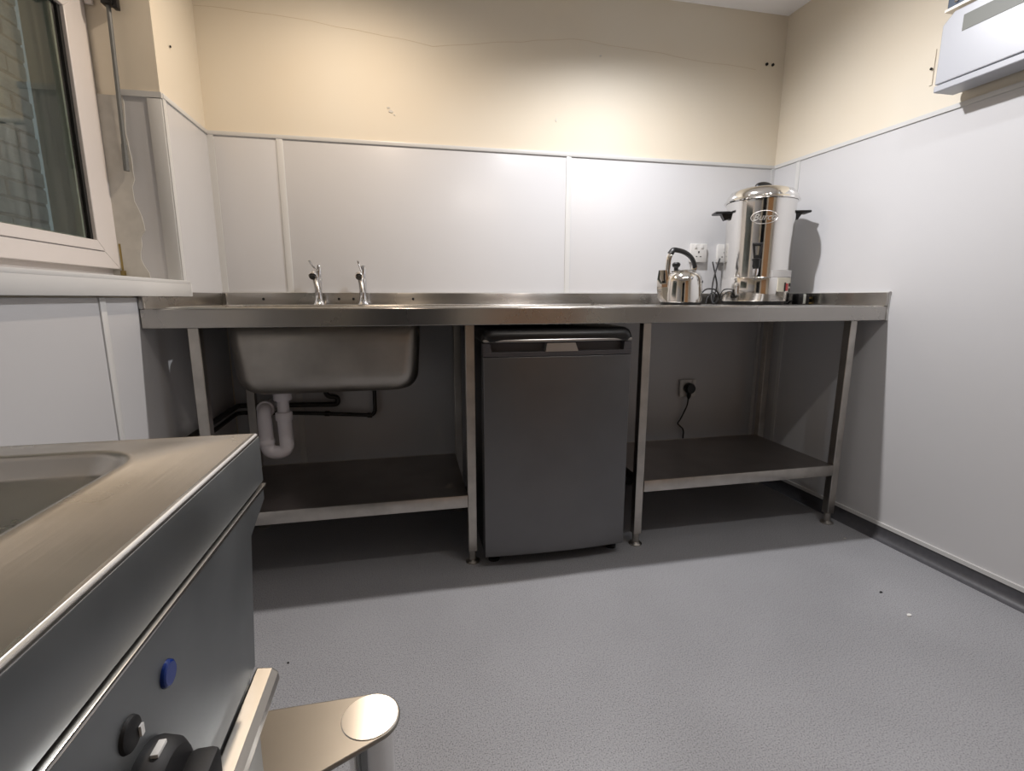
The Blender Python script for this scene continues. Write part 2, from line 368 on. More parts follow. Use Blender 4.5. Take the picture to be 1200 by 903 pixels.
obj('hinge', B((-.172, -.160, -.366, -.351, 1.00, 1.016), (-.172, -.165, -.356, -.351, 1.016, 1.10), bev=.002), BRASS, win)
obj('catch', B((-.172, -.150, -.350 - .012, -.351, 1.78, 1.80), bev=.003), UPVC, win)
# grey rod and black winder at the reveal
rod = thing('winder_rod', 'thin grey rod hanging from a black bracket beside the window', 'window opener', (-.108, -.372, 1.325))
bm = bmesh.new(); tube(bm, [(-.1145, -.366, 1.325), (-.1128, -.366, 1.42), (-.108, -.368, 1.62), (-.104, -.370, 1.80), (-.1035, -.370, 1.95)], .0062, 10, True); obj('rod', bm, GREYP, rod)
bm = bmesh.new(); tube(bm, [(-.1155, -.366, 1.318), (-.1132, -.366, 1.395)], .0078, 10); obj('ferrule', bm, GREYP, rod)
bm = B((-.118, -.088, -.385, -.358, 1.775, 1.93), (-.092, -.078, -.379, -.358, 1.768, 1.80), bev=.003); obj('bracket', bm, BLACK, rod)
# neighbouring brick wall seen through the glass
ext = root('wall_outside', MORTAR, B((-.98, -.862, -2.2, .50, .0, 2.6)), smooth=False)
brick = None; z = .62; row = 0
while z < 2.2:
    y = .49 - (.11 if row % 2 else 0); first = True
    if row % 2: spans = [(.49 - .105, .49)]; y = .49 - .115
    else: spans = []
    while y > -1.0: spans.append((y - .215, y)); y -= .225
    for a, b in spans:
        bm = B((-.01, .012 + random.uniform(-.003, .004), a, b, z, z + .060), bev=.004)
        bmesh.ops.translate(bm, verts=bm.verts[:], vec=(-.862, 0, random.uniform(-.002, .002)))
        obj('brick', bm, BRICKM, ext, smooth=False)
    z += .072; row += 1

# ------------------------------------------------------------------ sink worktop (one fixed steel unit)
T = .90
wt = thing('sink_worktop', 'long stainless steel sink worktop fitted wall to wall on square legs', 'counter', (1.25, -.33, 0))
RX0, RX1, RY0, RY1 = .035, 1.53, -.575, -.09      # recessed drainer field
BX0, BX1, BY0, BY1 = .160, .765, -.52, -.145      # bowl
bm = B((.002, RX0, -.645, -.002, T - .012, T), (RX0, RX1, RY1, -.002, T - .012, T), (RX0, RX1, -.645, RY0, T - .012, T))
hexa(bm, [(RX1, -.645, T - .012), (rx(-.645, .003), -.645, T - .012), (rx(0, .003), -.002, T - .012), (RX1, -.002, T - .012),
          (RX1, -.645, T), (rx(-.645, .003), -.645, T), (rx(0, .003), -.002, T), (RX1, -.002, T)])
obj('worktop', bm, STEEL, wt, smooth=False)
bm = bmesh.new()
hexa(bm, [(.002, -.65, T - .055), (rx(-.65, .004), -.65, T - .055), (rx(-.65, .004), -.64, T - .055), (.002, -.64, T - .055),
          (.002, -.65, T - .001), (rx(-.65, .004), -.65, T - .001), (rx(-.65, .004), -.64, T - .001), (.002, -.64, T - .001)])
obj('front_apron', bm, STEEL, wt, bevel=.0025)
# drainer field with bowl opening
bm = B((RX0, BX0, RY0, RY1, T - .012, T - .008), (BX1, RX1, RY0, RY1, T - .012, T - .008), (BX0, BX1, RY0, BY0, T - .012, T - .008), (BX0, BX1, BY1, RY1, T - .012, T - .008))
obj('drainer', bm, STEEL, wt, smooth=False)
bm = bmesh.new(); tube(bm, [(RX0, RY0, T), (RX1, RY0, T), (RX1, RY1, T), (RX0, RY1, T), (RX0, RY0, T)], .003, 8); obj('drainer_rim', bm, EDGE, wt)
# bowl: rounded box shell
def rrect(x0, x1, y0, y1, r, n=6):
    out = []
    for cx, cy, a0 in ((x1 - r, y1 - r, 0), (x0 + r, y1 - r, 90), (x0 + r, y0 + r, 180), (x1 - r, y0 + r, 270)):
        for k in range(n + 1):
            a = math.radians(a0 + 90 * k / n); out.append((cx + r * math.cos(a), cy + r * math.sin(a)))
    return out
bm = bmesh.new(); rings = []
def bowlring(ins, z, r): return [bm.verts.new((x, y, z)) for x, y in rrect(BX0 + ins, BX1 - ins, BY0 + ins * .9, BY1 - ins * .9, r)]
prof = [(0, T - .010, .045), (.004, T - .12, .05), (.010, T - .215, .055)]
for k in range(1, 8):
    a = k / 7 * math.pi / 2; prof.append((.010 + .055 * (1 - math.cos(a)), T - .215 - .072 * math.sin(a), .058))
rings = [bowlring(*p) for p in prof]
for a, b in zip(rings[:-1], rings[1:]):
    for k in range(len(a)): bm.faces.new((a[k], a[(k + 1) % len(a)], b[(k + 1) % len(a)], b[k]))
bm.faces.new(rings[-1])
bo = obj('sink_bowl', bm, BOWL, wt, ang=60); sm = bo.modifiers.new('shell', 'SOLIDIFY'); sm.thickness = .0015
bm = bmesh.new(); lathe(bm, [(0, 0), (.04, 0), (.043, .003), (.03, .006), (0, .004)], (.27, -.33, T - .286), 24); obj('waste_plug_hole', bm, CHROME, bo)
# upstands
UZ = T + .050
obj('upstand', B((.002, 2.482, -.016, -.001, T, UZ), bev=.001), STEEL, wt)
bm = bmesh.new(); rbox(bm, -.016, -.652, T, UZ, .001, .016); obj('upstand', bm, STEEL, wt, bevel=.001)
obj('upstand', B((.001, .014, -.65, -.016, T, UZ - .002), bev=.001), STEEL, wt)
bm = bmesh.new(); rbox(bm, -.648, -.653, T - .055, UZ, .0005, .006); obj('end_edge', bm, TRIM, wt)
obj('sealant_line', B((.004, 2.48, -.012, -.001, UZ, UZ + .004)), TRIM, wt)
bm = bmesh.new(); rbox(bm, -.004, -.655, UZ, UZ + .004, -.001, .010); obj('sealant_line', bm, TRIM, wt)
for x in (.152, .444, .452 + .05, .748):
    bm = bmesh.new(); lathe(bm, [(0, 0), (.0055, 0), (.004, .0025), (0, .003)], (x, -.016, T + .025), 12, aim((0, -1, 0))); obj('screw', bm, HOLE, wt)
# frame legs and shelves
LEGX = [.094, .905, 1.533, 2.401]
for x in LEGX:
    for y in (-.60, -.155):
        top = T - .056 if y < -.3 else T - .014
        bm = bmesh.new(); box(bm, x, x + .031, y, y + .031, .045, top)
        lg = obj('leg', bm, STEEL_LEG, wt, bevel=.002)
        bm = bmesh.new(); lathe(bm, [(0, 0), (.024, 0), (.025, .004), (.019, .008), (.013, .011), (.013, .05), (0, .05)], (x + .0155, y + .0155, .0), 20); obj('foot', bm, STEEL_LEG, lg)
obj('under_rail', B((.125, 2.40, -.595, -.575, T - .045, T - .013), (.125, 2.40, -.15, -.13, T - .045, T - .013)), STEEL_LEG, wt, smooth=False)
for a, b in ((LEGX[0], LEGX[1]), (LEGX[2], LEGX[3])):
    lo = .258
    sh = obj('shelf', B((a + .032, b - .001, -.600, -.130, lo - .006, lo), bev=0), SHELF, wt, smooth=False)
    obj('shelf_lip', B((a + .0315, b - .0005, -.604, -.596, lo - .043, lo + .001), bev=.001), STEEL_LEG, sh)
    obj('shelf_edge', B((a + .0315, b - .0005, -.136, -.128, lo - .043, lo + .001), (a + .0315, a + .038, -.57, -.136, lo - .043, lo - .001), (b - .007, b - .0005, -.57, -.136, lo - .043, lo - .001)), STEEL_LEG, sh, smooth=False)

# ------------------------------------------------------------------ taps
def tap(x, label, lev):
    t = thing('pillar_tap', label, 'tap', (x, -.055, T), 'chrome taps behind the sink')
    o = ORG[t.name]; L = lambda *p: tuple(Vector(p) + o)
    bm = bmesh.new()
    lathe(bm, [(0, 0), (.024, 0), (.024, .004), (.019, .010), (.0145, .022), (.0135, .04), (.0150, .06), (.0175, .09), (.0180, .102), (.0150, .110), (0, .112)], o, 24)
    obj('tap_body', bm, CHROME, t)
    bm = bmesh.new()
    tube(bm, [L(0, 0, .048), L(-.001, -.012, .078), L(-.003, -.030, .104), L(-.005, -.050, .119), L(-.006, -.066, .120), L(-.006, -.074, .113)], [.0110] * 2 + [.0118] * 2 + [.0125] * 2 if False else (lambda q: .0120 + .003 * q), 16, True, 6)
    sp_ = obj('spout', bm, CHROME, t)
    bm = bmesh.new(); lathe(bm, [(0, 0), (.0115, 0), (.0115, .004), (0, .004)], L(-.006, -.0755, .1105), 16, aim((0, -.75, -.66))); obj('outlet', bm, BLACK, sp_)
    bm = bmesh.new(); lathe(bm, [(0, 0), (.0125, 0), (.0132, .010), (.0132, .046), (.0110, .052), (0, .053)], L(.002, .004, .108), 20, aim((.05, .05, 1))); obj('tap_head', bm, CHROME, t)
    bm = bmesh.new(); tube(bm, [L(.0, -.006, .135), L(lev * .5, -.022, .152), L(lev, -.040, .176)], [.0042, .0034, .0042], 10); obj('lever', bm, CHROME, t)
tap(.372, 'left chrome lever tap behind the sink bowl, lever turned to the left', -.022)
tap(.545, 'right chrome lever tap behind the sink bowl, nearer the fridge', -.010)

# ------------------------------------------------------------------ waste trap and pipes
tr = thing('waste_trap', 'white plastic U-bend waste trap hanging under the sink bowl', 'pipe', (.27, -.33, .613))
def ringz(bm, c, r, h, d=(0, 0, 1), seg=20):
    lathe(bm, [(0, 0), (r * .95, 0), (r, h * .12), (r, h * .88), (r * .95, h), (0, h)], c, seg, aim(d))
bm = bmesh.new(); tube(bm, [(.27, -.33, .614), (.27, -.33, .50)], .020, 20); obj('tailpiece', bm, WASTE, tr)
bm = bmesh.new(); ringz(bm, (.27, -.33, .566), .031, .028); obj('flange_nut', bm, WASTE, tr)
bm = bmesh.new(); ringz(bm, (.27, -.33, .492), .029, .030); obj('compression_nut', bm, WASTE, tr)
bm = bmesh.new(); tube(bm, fillet([(.27, -.33, .50), (.272, -.33, .372), (.205, -.33, .372), (.203, -.33, .50)], .036, 8), .0245, 20); obj('u_bend', bm, WASTE, tr)
bm = bmesh.new(); ringz(bm, (.2035, -.33, .405), .028, .018); obj('bend_collar', bm, WASTE, tr)
bm = bmesh.new(); tube(bm, fillet([(.203, -.33, .49), (.203, -.33, .53), (.203, -.27, .53)], .022, 6), .0235, 20); obj('elbow', bm, WASTE, tr)
bm = bmesh.new(); ringz(bm, (.203, -.31, .53), .031, .022, (0, 1, 0)); obj('elbow_nut', bm, WASTE, tr)
bm = bmesh.new(); tube(bm, [(.203, -.27, .53), (.203, -.02, .527)], .020, 16); obj('outlet_pipe', bm, WASTE, tr)
wp = thing('water_pipe', 'dark water pipe with a square return below the sink bowl', 'pipe', (.3, -.035, .42), 'dark pipes along the walls under the sink')
bm = bmesh.new(); tube(bm, fillet([(.022, -.60, .45), (.022, -.035, .462), (.30, -.035, .447), (.568, -.035, .424), (.570, -.035, .63), (.545, -.05, .72), (.545, -.055, .885)], .03, 5), .0085, 12); obj('pipe_run', bm, PIPE, wp)
for p, d in (((.555, -.035, .425), (-1, 0, .08)), ((.36, -.035, .442), (1, 0, -.08))):
    bm = bmesh.new(); ringz(bm, p, .0115, .02, d, 12); obj('pipe_joint', bm, PIPE, wp)
wp2 = thing('water_pipe', 'upper dark water pipe ending in a short bend behind the waste trap', 'pipe', (.3, -.035, .49), 'dark pipes along the walls under the sink')
bm = bmesh.new(); tube(bm, fillet([(.024, -.60, .485), (.024, -.035, .492), (.415, -.035, .480), (.418, -.035, .512), (.372, -.05, .52), (.372, -.055, .70), (.372, -.055, .885)], .022, 5), .0105, 12); obj('pipe_run', bm, PIPE, wp2)

# ------------------------------------------------------------------ fridge
fr = thing('undercounter_fridge', 'graphite grey undercounter fridge standing between the worktop legs', 'fridge', (1.22, -.34, 0))
FX0, FX1 = .957, 1.467
obj('cabinet', B((FX0 + .006, FX1 + .002, -.592, -.06, .022, .790), bev=.004), BLACK, fr)
# door with slightly bowed front
def bow(x): u = (x - (FX0 + FX1) / 2) / ((FX1 - FX0) / 2); return -.648 - .012 * (1 - u * u)
def bowpanel(bm, x0, x1, yb, z0, z1, off=0., n=14, x0t=None, x1t=None):
    x0t = x0 if x0t is None else x0t; x1t = x1 if x1t is None else x1t
    prev = None
    cols = []
    for k in range(n + 1):
        t = k / n; xb = x0 + (x1 - x0) * t; xt = x0t + (x1t - x0t) * t
        cols.append([bm.verts.new((xb, bow(xb) + off, z0)), bm.verts.new((xt, bow(xt) + off, z1)), bm.verts.new((xt, yb, z1)), bm.verts.new((xb, yb, z0))])
    for a, b in zip(cols[:-1], cols[1:]):
        for i in range(4): bm.faces.new((a[i], a[(i + 1) % 4], b[(i + 1) % 4], b[i]))
    bm.faces.new(cols[0]); bm.faces.new(cols[-1][::-1])
bm = bmesh.new(); bowpanel(bm, FX0, FX1, -.598, .045, .741); dr = obj('door', bm, FRIDGE, fr, bevel=.002)
bm = bmesh.new(); bowpanel(bm, FX0, FX1, -.598, .7425, .757, -.002); obj('handle_lip', bm, FRIDGE_D, dr, bevel=.001)
bm = bmesh.new(); bowpanel(bm, FX0, .984, -.598, .757, .785, -.001, 3, FX0, .978); obj('handle_end', bm, FRIDGE_D, dr)
bm = bmesh.new(); bowpanel(bm, 1.438, FX1, -.598, .757, .785, -.001, 3, 1.441, FX1); obj('handle_end', bm, FRIDGE_D, dr)
bm = bmesh.new(); bowpanel(bm, 1.160, 1.272, -.598, .757, .785, -.003, 6, 1.165, 1.262); obj('badge_plate', bm, FRIDGE_T, dr)
bm = bmesh.new(); bowpanel(bm, .984, 1.438, -.598, .757, .785, .022); obj('grip_recess', bm, FRIDGE_D, dr)
# top
def lid_pts(n=6):
    x0, x1, y0, y1, r = FX0 - .002, FX1 + .004, -.655, -.06, .03
    return rrect(x0, x1, y0, y1, r, n)
bm = bmesh.new()
P0 = lid_pts()
levels = [(0, .790), (-.003, .800), (.0, .812), (.006, .824), (.02, .832)]
rg = [[bm.verts.new(((x - 1.214) * (1 - i * 3.2) + 1.214, (y + .36) * (1 - i * 3.2) - .36, z)) for x, y in P0] for i, z in levels]
for a, b in zip(rg[:-1], rg[1:]):
    for k in range(len(a)): bm.faces.new((a[k], a[(k + 1) % len(a)], b[(k + 1) % len(a)], b[k]))
bm.faces.new(rg[0][::-1]); bm.faces.new(rg[-1]); top = obj('top_panel', bm, BLACK, fr, ang=60)
bm = bmesh.new(); bowpanel(bm, FX0, FX1, -.60, .789, .7975, -.004); obj('top_trim', bm, FRIDGE_T, top, bevel=.002)
obj('plinth', B((FX0 + .02, FX1 - .01, -.585, -.56, .012, .044)), BLACK, fr)
for x in (FX0 + .04, FX1 - .02):
    bm = bmesh.new(); lathe(bm, [(0, 0), (.02, 0), (.02, .010), (.012, .013), (.012, .03), (0, .03)], (x, -.585, 0), 16); obj('foot', bm, BLACK, fr)
    bm = bmesh.new(); lathe(bm, [(0, 0), (.02, 0), (.02, .010), (.012, .013), (.012, .03), (0, .03)], (x, -.12, 0), 16); obj('foot', bm, BLACK, fr)

# ------------------------------------------------------------------ text helper
def text_bm(body, size, depth, shear=0., spacing=1.):
    cu = bpy.data.curves.new('txt', 'FONT'); cu.body = body; cu.size = size; cu.extrude = depth; cu.align_x = 'CENTER'; cu.align_y = 'CENTER'
    cu.shear = shear; cu.space_character = spacing; cu.resolution_u = 3
    o = bpy.data.objects.new('txt', cu); C.objects.link(o); bpy.context.view_layer.update()
    me = bpy.data.meshes.new_from_object(o.evaluated_get(bpy.context.evaluated_depsgraph_get()))
    bm = bmesh.new(); bm.from_mesh(me); bpy.data.objects.remove(o); bpy.data.curves.remove(cu); bpy.data.meshes.remove(me)
    return bm

# ------------------------------------------------------------------ kettle
KX, KY = 1.905, -.205
kt = thing('electric_kettle', 'polished steel dome kettle with black arched handle, left of the urn', 'kettle', (KX, KY, T))
o = ORG[kt.name]
bm = bmesh.new()
lathe(bm, [(0, .008), (.084, .008), (.088, .012), (.087, .05), (.083, .100), (.079, .118), (.070, .132), (.058, .139), (.054, .140), (.0, .140)], o, 56); obj('body', bm, POLISH, kt)
bm = bmesh.new(); lathe(bm, [(0, .138), (.057, .138), (.058, .143), (.052, .147), (.045, .149), (.030, .151), (0, .152)], o, 40); lid = obj('lid', bm, POLISH, kt)
bm = bmesh.new(); lathe(bm, [(0, 0), (.010, 0), (.009, .010), (.016, .016), (.018, .026), (.012, .033), (0, .034)], o + Vector((-.032, 0, .148)), 20); obj('lid_knob', bm, BLACK, lid)
bm = bmesh.new()  # wide spout on the left
secs = [(-.060, .012, .030, .060), (-.088, .03, .026, .075), (-.103, .075, .022, .060), (-.110, .118, .019, .036), (-.113, .146, .017, .012)]
P = []
for x, z, hw, hh in secs: P.append((x, z, hw))
rgs = []
for (x, z, hw) in [(-.055, .014, .050), (-.098, .014, .036), (-.112, .03, .032), (-.118, .07, .026), (-.118, .11, .021), (-.113, .147, .017)]:
    xi = -.05 + (z - .014) * -.25
    rgs.append((x, xi, z, hw))
body = []
for x, xi, z, hw in rgs[1:]:
    body.append([bm.verts.new(tuple(o + Vector((px, py, z)))) for px, py in ((xi, -hw), (x + .012, -hw * .8), (x, 0), (x + .012, hw * .8), (xi, hw))])
for a, b in zip(body[:-1], body[1:]):
    for k in range(4): bm.faces.new((a[k], a[k + 1], b[k + 1], b[k]))
    bm.faces.new((a[4], a[0], b[0], b[4]))
bm.faces.new(body[0][::-1]); bm.faces.new(body[-1])
obj('spout', bm, POLISH, kt, ang=50)
bm = bmesh.new(); tube(bm, [o + Vector(p) for p in ((-.072, 0, .118), (-.072, 0, .16), (-.068, 0, .20), (-.056, 0, .222))], .0065, 12, True, flat=1.8); obj('handle_bracket', bm, POLISH, kt)
bm = bmesh.new(); tube(bm, [o + Vector(p) for p in ((.048, 0, .135), (.054, 0, .155), (.056, 0, .170))], .0065, 12, True, flat=1.8); obj('handle_bracket', bm, POLISH, kt)
bm = bmesh.new(); tube(bm, [o + Vector(p) for p in ((-.064, 0, .216), (-.050, 0, .232), (-.028, 0, .232), (.004, 0, .224), (.034, 0, .206), (.052, 0, .182), (.058, 0, .160))], .0095, 14, True, flat=1.4); obj('handle_grip', bm, BLACK, kt)
bm = bmesh.new(); lathe(bm, [(0, 0), (.086, 0), (.087, .004), (.086, .009), (0, .009)], o + Vector((0, 0, .001)), 48)
obj('base_plate', bm, BLACK, kt)
bm = bmesh.new(); box(bm, o.x + .080, o.x + .096, o.y - .014, o.y + .014, o.z + .022, o.z + .07, bev=.004); obj('inlet', bm, BLACK, kt)
bm = bmesh.new(); lathe(bm, [(0, 0), (.006, 0), (.005, .003), (0, .003)], o + Vector((.071, -.044, .098)), 12, aim((.85, -.52, 0))); obj('steam_vent', bm, BLACK, kt)
cord = [(.094, 0, .045), (.115, 0, .064), (.15, .02, .070), (.20, .05, .066), (.232, .07, .045), (.232, .08, .015), (.225, .095, .005), (.232, .12, .03), (.245, .14, .09), (.262, .15, .15), (.30, .178, .215)]
bm = bmesh.new(); tube(bm, [o + Vector(p) for p in cord], .0035, 8, True); obj('power_cord', bm, BLACKR, kt)
uc = thing('extension_flex', 'black flex looped on the steel worktop between kettle and urn', 'cable', (KX + .13, KY, T))
bm = bmesh.new(); tube(bm, [o + Vector(p) for p in ((.098, -.04, .006), (.11, -.03, .030), (.15, 0, .052), (.185, .03, .050), (.220, .05, .030), (.222, .065, .007), (.235, .11, .006), (.262, .145, .04), (.275, .15, .09), (.265, .155, .14), (.262, .178, .20))], .0032, 8, True); obj('flex', bm, BLACKR, uc)

# ------------------------------------------------------------------ urn
UX, UY, UR = 2.260, -.215, .138
ur = thing('water_urn', 'tall polished steel hot water urn in the right corner of the worktop', 'urn', (UX, UY, T))
o = ORG[ur.name]
bm = bmesh.new(); lathe(bm, [(0, 0), (UR - .012, 0), (UR - .006, .003), (UR - .004, .016), (0, .016)], o, 56); obj('base_ring', bm, BLACK, ur)
bm = bmesh.new(); lathe(bm, [(0, .015), (UR, .015), (UR + .002, .02), (UR + .002, .112), (UR, .117), (0, .117)], o, 72); obj('lower_body', bm, POLISH, ur)
bm = bmesh.new(); lathe(bm, [(0, .117), (UR - .002, .117), (UR - .002, .30), (UR + .001, .425), (UR + .004, .436), (0, .436)], o, 72); obj('upper_body', bm, POLISH, ur)
bm = bmesh.new(); lathe(bm, [(0, .437), (UR + .010, .437), (UR + .013, .441), (UR + .010, .447), (UR + .005, .450), (UR + .003, .462), (UR - .012, .482), (UR - .04, .493), (UR - .08, .498), (UR - .12, .497), (0, .497)], o, 72); ul = obj('lid', bm, POLISH, ur)
bm = bmesh.new(); tube(bm, [o + Vector(p) for p in ((-.038, -.01, .494), (-.028, -.01, .510), (0, -.01, .516), (.028, -.01, .510), (.038, -.01, .494))], .008, 12, True, flat=1.4); obj('lid_handle', bm, BLACK, ul)
for s in (-1, 1):
    bm = bmesh.new()
    box(bm, UR - .002, UR + .062, -.034, .034, .392, .402, bev=.004)
    hexa(bm, [(UR - .002, -.014, .372), (UR + .016, -.012, .366), (UR + .016, .012, .366), (UR - .002, .014, .372), (UR - .002, -.018, .393), (UR + .032, -.016, .393), (UR + .032, .016, .393), (UR - .002, .018, .393)])
    bm.transform(Matrix.Translation(o) @ Matrix.Rotation(-.30 + (math.pi if s < 0 else 0), 4, 'Z'))
    obj('side_handle', bm, BLACK, ur)
# raised oval badge with lettering, wrapped on the cylinder
def wrap(bm, ang, zc, rad):
    for v in bm.verts:
        a = ang + v.co.x / rad; r = rad + v.co.z
        z = v.co.y + zc
        v.co = Vector((o.x + r * math.sin(a), o.y - r * math.cos(a), o.z + z))
BA = -.54
badge = bmesh.new()
ell = [(.052 * math.cos(2 * math.pi * k / 48), .026 * math.sin(2 * math.pi * k / 48), .0008) for k in range(49)]
tube(badge, ell, .0014, 6); wrap(badge, BA, .360, UR)
bd = obj('badge', badge, LOGO, ur)
tb = text_bm('Burco', .038, .0008, .35, .95)
wrap(tb, BA, .360, UR + .0008); obj('lettering', tb, LOGO, bd, smooth=False)
# tap
TA = -.66
def up_(r, a, z): return o + Vector((r * math.sin(a), -r * math.cos(a), z))
bm = bmesh.new(); lathe(bm, [(0, 0), (.013, 0), (.013, .006), (.008, .008), (.008, .032), (0, .032)], up_(UR - .003, TA, .165), 20, aim((math.sin(TA), -math.cos(TA), 0))); tp = obj('tap', bm, CHROME, ur)
c = up_(UR + .030, TA, 0)
bm = bmesh.new(); lathe(bm, [(0, .148), (.010, .148), (.011, .152), (.015, .158), (.015, .182), (.018, .184), (.018, .189), (.010, .192), (0, .192)], c, 20); obj('tap_valve', bm, BLACK, tp)
bm = bmesh.new(); lathe(bm, [(0, .124), (.009, .124), (.011, .14), (.011, .149), (0, .149)], c, 20); obj('tap_outlet', bm, CHROME, tp)
ca, sa = math.cos(TA), math.sin(TA)
bm = bmesh.new()
for p, q, rr in (((-.008, .19), (-.017, .250), .0035), ((.008, .19), (.017, .250), .0035), ((-.020, .251), (.020, .251), .0045), ((0, .19), (0, .205), .008)):
    tube(bm, [c + Vector((p[0] * ca, p[0] * sa, p[1])), c + Vector((q[0] * ca, q[0] * sa, q[1]))], rr, 10)
obj('tap_lever', bm, BLACK, tp)
# label strip, control plate, rocker switch
def curved_plate(a0, a1, z0, z1, r0, r1, n=8):
    bm = bmesh.new(); cols = []
    for k in range(n + 1):
        a = a0 + (a1 - a0) * k / n
        cols.append([bm.verts.new(up_(r, a, z)) for r, z in ((r0, z0), (r1, z0), (r1, z1), (r0, z1))])
    for x_, y_ in zip(cols[:-1], cols[1:]):
        for i in range(4): bm.faces.new((x_[i], x_[(i + 1) % 4], y_[(i + 1) % 4], y_[i]))
    bm.faces.new(cols[0]); bm.faces.new(cols[-1][::-1]); return bm
obj('warning_label', curved_plate(-.20, .88, .118, .146, UR, UR + .004), LABELM, ur)
pl = obj('control_plate', curved_plate(.02, .82, .056, .114, UR, UR + .004), mat('cream_plate', (.66, .63, .52), .4), ur)
sw = obj('rocker_switch', curved_plate(.32, .44, .060, .090, UR + .003, UR + .009, 3), RED, pl)
obj('switch_surround', curved_plate(.285, .32, .056, .094, UR + .003, UR + .008, 2), BLACK, pl)
obj('indicator_lamp', curved_plate(.56, .66, .078, .092, UR + .003, UR + .007, 2), BLACK, pl)
obj('indicator_lamp', curved_plate(.56, .66, .056, .070, UR + .003, UR + .007, 2), BLACK, pl)
# plug lying beside the urn
pg = thing('mains_plug', 'black mains plug lying on the worktop right of the urn', 'plug', (2.44, -.30, T))
o2 = ORG[pg.name]
bm = bmesh.new(); box(bm, o2.x - .035, o2.x - .008, o2.y - .02, o2.y + .02, T + .001, T + .048, bev=.005); obj('plug_body', bm, BLACK, pg)
bm = bmesh.new(); box(bm, o2.x - .008, o2.x + .006, o2.y - .018, o2.y + .018, T + .004, T + .046, bev=.002); obj('plug_face', bm, mat('pale_plug_face', (.45, .46, .42), .5), pg)
bm = bmesh.new(); box(bm, o2.x + .006, o2.x + .026, o2.y - .016, o2.y + .016, T + .003, T + .042, bev=.003); obj('cable_clamp', bm, BLACK, pg)
bm = bmesh.new(); box(bm, o2.x + .026, o2.x + .044, o2.y - .006, o2.y - .001, T + .026, T + .033); box(bm, o2.x + .026, o2.x + .044, o2.y - .012, o2.y + .012, T + .004, T + .010); obj('pin', bm, BRASS, pg, smooth=False)
bm = bmesh.new(); tube(bm, [o2 + Vector(p) for p in ((-.034, .005, .02), (-.040, .03, .010), (-.012, .06, .006), (.0, .12, .006), (-.01, .22, .006))], .0035, 8, True); obj('flex', bm, BLACKR, pg)

# ------------------------------------------------------------------ wall sockets
def socket(name, label, x0, x1, z0, z1, holes, switches):
    s = thing(name, label, 'socket', ((x0 + x1) / 2, -.001, z0), None)
    obj('pattress', B((x0 + .003, x1 - .003, -.010, 0, z0 + .003, z1 - .003), bev=.002), SOCK, s)
    fp = obj('face_plate', B((x0, x1, -.019, -.009, z0, z1), bev=.003), SOCK, s)
    for x, z in holes:
        bm = bmesh.new(); box(bm, x - .0035, x + .0035, -.0195, -.018, z + .008, z + .017); box(bm, x - .014, x - .007, -.0195, -.018, z - .010, z - .006); box(bm, x + .007, x + .014, -.0195, -.018, z - .010, z - .006)
        obj('pin_hole', bm, HOLE, fp, smooth=False)
    for x, z in switches:
        obj('rocker', B((x - .006, x + .006, -.0215, -.018, z - .009, z + .009), bev=.001), SOCK, fp)
    return s
socket('wall_socket', 'white single wall socket on the cladding just behind the kettle', 2.052, 2.138, 1.098, 1.184, [(2.095, 1.132)], [(2.078, 1.170), (2.112, 1.170)])
socket('wall_socket', 'white double wall socket partly hidden behind the urn', 2.196, 2.342, 1.098, 1.184, [(2.232, 1.132), (2.305, 1.132)], [(2.232, 1.170), (2.305, 1.170)])
socket('wall_socket', 'white wall socket low on the wall above the right shelf', 2.042, 2.128, .440, .526, [], [(2.112, .512)])
pf = thing('fridge_plug', 'round black plug pushed into the low socket with dangling flex', 'plug', (2.085, -.02, .482))
bm = bmesh.new(); lathe(bm, [(0, 0), (.024, 0), (.027, .006), (.027, .026), (.022, .034), (0, .035)], (2.083, -.020, .486), 28, aim((0, -1, 0))); obj('plug_body', bm, BLACK, pf)
bm = bmesh.new(); tube(bm, [(2.083, -.036, .468), (2.082, -.036, .445), (2.081, -.034, .432)], [.012, .010, .005], 12); obj('strain_relief', bm, BLACK, pf)
bm = bmesh.new(); tube(bm, [(2.081, -.034, .435), (2.079, -.03, .40), (2.068, -.022, .36), (2.052, -.02, .325), (2.040, -.02, .305), (2.055, -.02, .288), (2.070, -.02, .272), (2.074, -.02, .24), (2.05, -.03, .15), (1.90, -.05, .03), (1.56, -.045, .02), (1.43, -.045, .08)], .0038, 8, True); obj('flex', bm, BLACKR, pf)

# ------------------------------------------------------------------ wall heater
ht = thing('wall_heater', 'white wall-mounted fan heater high on the right wall', 'heater', (2.43, -1.1, 1.585))
def rp(y, off, z): return (rx(y, off), y, z)
Y0, Y1 = -.785, -1.42
bm = bmesh.new()
# body with chamfered upper left end
out = [(Y0, 1.603), (Y0, 1.775), (Y0 - .03, 1.803), (Y1, 1.803), (Y1, 1.603)]
A = [bm.verts.new(rp(y, .100, z)) for y, z in out]; Bk = [bm.verts.new(rp(y, .022, z)) for y, z in out]
bm.faces.new(A); bm.faces.new(Bk[::-1])
for i in range(5): bm.faces.new((A[i], Bk[i], Bk[(i + 1) % 5], A[(i + 1) % 5]))
hb = obj('casing', bm, HEAT, ht, bevel=.003)
bm = bmesh.new(); rbox(bm, Y0 + .001, Y1 - .001, 1.580, 1.600, .020, .101); obj('lower_cover', bm, HEAT, ht, bevel=.003)
bm = bmesh.new(); rbox(bm, Y0 - .02, Y1, 1.59, 1.79, .001, .025); obj('back_plate', bm, GREYP, ht, smooth=False)
bm = bmesh.new(); rbox(bm, -.845, Y1 + .03, 1.733, 1.778, .098, .1012); gr = obj('outlet_grille', bm, GRILLE, hb, smooth=False)
cb = thing('conduit_box', 'small blue-grey metal bracket with a screw above the heater', 'bracket', (2.47, -.80, 1.842))
